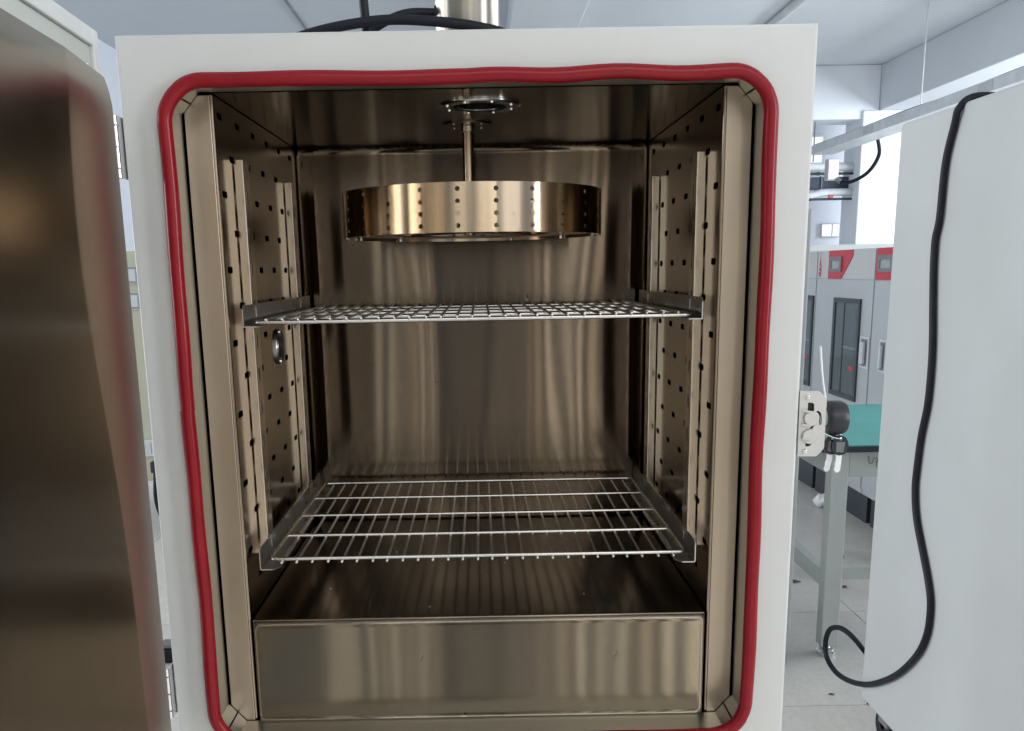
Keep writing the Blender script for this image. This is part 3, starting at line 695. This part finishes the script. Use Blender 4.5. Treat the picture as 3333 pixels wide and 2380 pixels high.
def shelf(label, zr, over):
    """zr: rod axis height; over: wires lie above (+1) or below (-1) the rods"""
    t = thing('wire_shelf', label, 'shelf', (0, .215, zr-.004), 'wire shelves in the chamber')
    rr, rw = .0021, .0013; xs = .2060; y0, y1 = .0505, .382
    c = .006; loop = []
    for cx, cy, a0 in ((xs-c, y1-c, 0), (-xs+c, y1-c, 90), (-xs+c, y0+c, 180), (xs-c, y0+c, 270)):
        for k in range(5):
            a = math.radians(a0+22.5*k); loop.append((cx+c*math.cos(a), cy+c*math.sin(a), zr))
    dl = []
    for i in range(len(loop)):
        p, q = Vector(loop[i]), Vector(loop[(i+1) % len(loop)]); n = max(1, int((q-p).length/.03))
        for k in range(n): dl.append(p+(q-p)*k/n)
    add('rim_rod', tube(B(), dl, rr, 12, closed=True), m_wire, t, smooth=60)
    for k in (1, 2, 3):
        y = y0+(y1-y0)*k/4
        sag = .0006 if over < 0 else .0002
        pts = [(-xs+.001+(2*xs-.002)*i/12, y, zr-sag*math.sin(math.pi*i/12)) for i in range(13)]
        add('cross_rod', tube(B(), pts, rr, 12), m_wire, t, smooth=60)
    wl = y1-y0+.008
    wm = bpy.data.meshes.new('wire'); b = B(); tube(b, [(0, -wl/2, 0), (0, -wl/2+.0006, 0), (0, wl/2-.0006, 0), (0, wl/2, 0)], [rw*.6, rw, rw, rw*.6], 8); bmesh.ops.recalc_face_normals(b, faces=b.faces); b.to_mesh(wm); b.free(); wm.materials.append(m_thin); shade(wm, 60)
    for k in range(27):
        x = -.1938+.3872*k/26
        add('wire', wm, m_wire, t, (x+random.uniform(-.0008, .0008), (y0+y1)/2+random.uniform(-.0006, .0006), zr+over*(rr+rw-.0006)))
    return t
shelf('upper wire mesh shelf just below the perforated drum', -.0330, 1)
shelf('lower wire shelf above the bottom heater cover', -.2655, -1)

# ------------------------------------------------------------------ rotating drum on its shaft
DY, DX, DR = .225, .0, .1415; DZ0, DZ1 = .0478, .0945
drum = thing('specimen_drum', 'golden perforated steel drum hanging from a shaft inside the oven', 'drum', (DX, DY, DZ0))
ring = lathe(B(), [(DR-.0012, DZ0), (DR, DZ0), (DR, DZ1), (DR-.0012, DZ1)], (DX, DY, 0), 'z', 144)
cut = B()
for k in range(24):
    a = math.radians(-90+15*k+9.8)
    for j in range(4):
        z = DZ0+.0062+.0114*j; c = Vector((math.cos(a), math.sin(a), 0)); o = Vector((DX, DY, z))
        cyl(cut, o+c*(DR-.006), o+c*(DR+.006), .0024, 12)
add('drum_band', boolean(ring, cut), m_drum, drum, smooth=30)
add('drum_floor', lathe(B(), [(.085, DZ0+.0030), (DR-.0014, DZ0+.0030), (DR-.0014, DZ0+.0042), (.085, DZ0+.0042)], (DX, DY, 0), 'z', 72), m_dkst, drum)
for k in range(4):
    a = math.radians(45+90*k); c = Vector((math.cos(a), math.sin(a), 0)); s = Vector((-c.y, c.x, 0)); o = Vector((DX-.0015, DY, DZ0+.0046))
    b = prism(B(), [(.006, -.008), (.092, -.008), (.092, .008), (.006, .008)], lambda u, v, w: o+c*u+s*v+Vector((0, 0, w)), .0016); add('spoke', b, m_dkst, drum)
for k in range(12):
    a = math.radians(10+30*k); q = Vector((DX+(DR-.004)*math.cos(a), DY+(DR-.004)*math.sin(a), DZ0-.0002))
    add('tab', bx(q.x-.0016, q.x+.0016, q.y-.001, q.y+.001, q.z-.0004, q.z+.0031, bev=.0004, seg=1), m_chrome, drum)
add('shaft', lathe(B(), [(.0002, DZ0+.002), (.0061, DZ0+.002), (.0061, ZC-.0005), (.0002, ZC-.0005)], (DX-.003, DY+.004, 0), 'z', 32), m_drum, drum, smooth=40)
add('shaft_collar', lathe(B(), [(.0063, ZC-.009), (.0074, ZC-.0085), (.0074, ZC-.0028), (.0063, ZC-.0024)], (DX-.003, DY+.004, 0), 'z', 32), m_rail, drum, smooth=40)
add('hub', lathe(B(), [(.0063, DZ0+.0064), (.014, DZ0+.0064), (.014, DZ0+.020), (.0063, DZ0+.020)], (DX-.003, DY+.004, 0), 'z', 32), m_rail, drum, smooth=40)
sf = add('shaft_plate', lathe(B(), [(.0080, -.0020), (.0262, -.0020), (.0268, -.0012), (.0268, -.0003), (.0080, -.0003)], (DX-.003, DY+.004, ZC), 'z', 40), m_flat, oven, smooth=30)
for k in range(4):
    a = math.radians(45+90*k); add('plate_bolt', lathe(B(), [(.0002, -.0032), (.0012, -.0030), (.0016, -.0024), (.0016, -.0019), (.0002, -.0019)], (DX-.003+.021*math.cos(a), DY+.004+.021*math.sin(a), ZC), 'z', 10), m_chrome, sf)

# ------------------------------------------------------------------ loose things on and at the oven
t = thing('cable_coil', 'thick black cable lying in a low arc on the oven top', 'cable', (-.06, .15, ZT))
add('cable', tube(B(), smooth_path([(-.24, .17, .214), (-.19, .16, .232), (-.168, .155, .241), (-.125, .15, .2495), (-.075, .15, .2545), (-.02, .148, .2505), (.02, .148, .244), (.045, .15, .236), (.10, .16, .215)], 8), .0050, 12), m_black, t, smooth=60)
add('cable_tail', tube(B(), smooth_path([(.10, .16, .2148), (.16, .2, .2145), (.2, .28, .2145)], 6), .0050, 12), m_black, t, smooth=60)
t = thing('motor_cable', 'black cable bending from the oven top into the steel motor housing', 'cable', (-.08, .19, ZT))
add('cable', tube(B(), smooth_path([(-.125, .19, .2145), (-.105, .19, .248), (-.085, .19, .2625), (-.06, .19, .2705), (-.03, .195, .2712)], 8), .0045, 12), m_black, t, smooth=60)
add('cable_gland', cyl(B(), (-.0365, .194, .2711), (-.0345, .195, .2712), .007, 16), m_blackpl, t)
t = thing('supply_cable', 'black cable rising straight up from the oven top left of the motor housing', 'cable', (-.105, .165, ZT))
add('cable', tube(B(), smooth_path([(-.10, .165, .214), (-.102, .165, .25), (-.104, .166, .30), (-.103, .168, .40), (-.098, .17, .52)], 8), .0046, 12), m_black, t, smooth=60)
add('cable_clip', bx(-.108, -.092, .158, .172, ZT+.0003, ZT+.0045, bev=.001), m_grey, t)

t = thing('key_pair', 'two black-headed keys on a wire ring hanging from the oven lock', 'keys', (.350, .05, -.186))
lp = []
for k in range(24):
    a = 2*math.pi*k/24; lp.append((.3425+.0105*math.cos(a)+.0, .046+.002*math.sin(a), -.1470-.0045*math.cos(a)+.0040*math.sin(a)))
add('ring', tube(B(), lp, .0006, 8, closed=True), m_chrome, t, smooth=60)
for k, (dx, dy, tilt) in enumerate(((.0, 0, .06), (-.0062, .004, .16))):
    ox, oz = .3520+dx, -.1600
    hd = [(math.cos(a)*.0082*(1-.12*math.sin(a)), math.sin(a)*.0098) for a in (2*math.pi*i/20 for i in range(20))]
    rotf = lambda u, v, w, ox=ox, oz=oz, dy=dy, tilt=tilt: Vector((ox+u*math.cos(tilt)+v*math.sin(tilt), .045+dy+w, oz-u*math.sin(tilt)+v*math.cos(tilt)))
    kh = boolean(prism(B(), hd, rotf, .0026), prism(B(), [(-.0022, .0048), (.0022, .0048), (.0022, .0074), (-.0022, .0074)], lambda u, v, w: rotf(u, v, w-.01), .03))
    h = add('key_head', kh, m_blackpl, t)
    add('head_inlay', prism(B(), [(-.0035, -.0065), (.0035, -.0065), (.0042, .0035), (-.0042, .0035)], lambda u, v, w: rotf(u, v, w-.0004), .0003), m_grey, h)
    bl = [(-.0030, -.0085), (.0030, -.0085), (.0030, -.0245), (.0012, -.0268), (-.0012, -.0268), (-.0030, -.0245), (-.0024, -.021), (-.0030, -.018), (-.0022, -.015)]
    b_ = add('key_blade', prism(B(), bl, lambda u, v, w: rotf(u, v, w+.0006), .0014), m_zip, t)  # white colour stands for the bright reflection on the steel blade
add('cable_tie', tube(B(), smooth_path([(.3322, .058, -.0655), (.3338, .058, -.080), (.3362, .057, -.100), (.3390, .056, -.1155), (.3400, .055, -.128)], 6), .0011, 8), m_zip, label='white nylon cable tie end sticking up behind the lock plate', cat='cable tie')
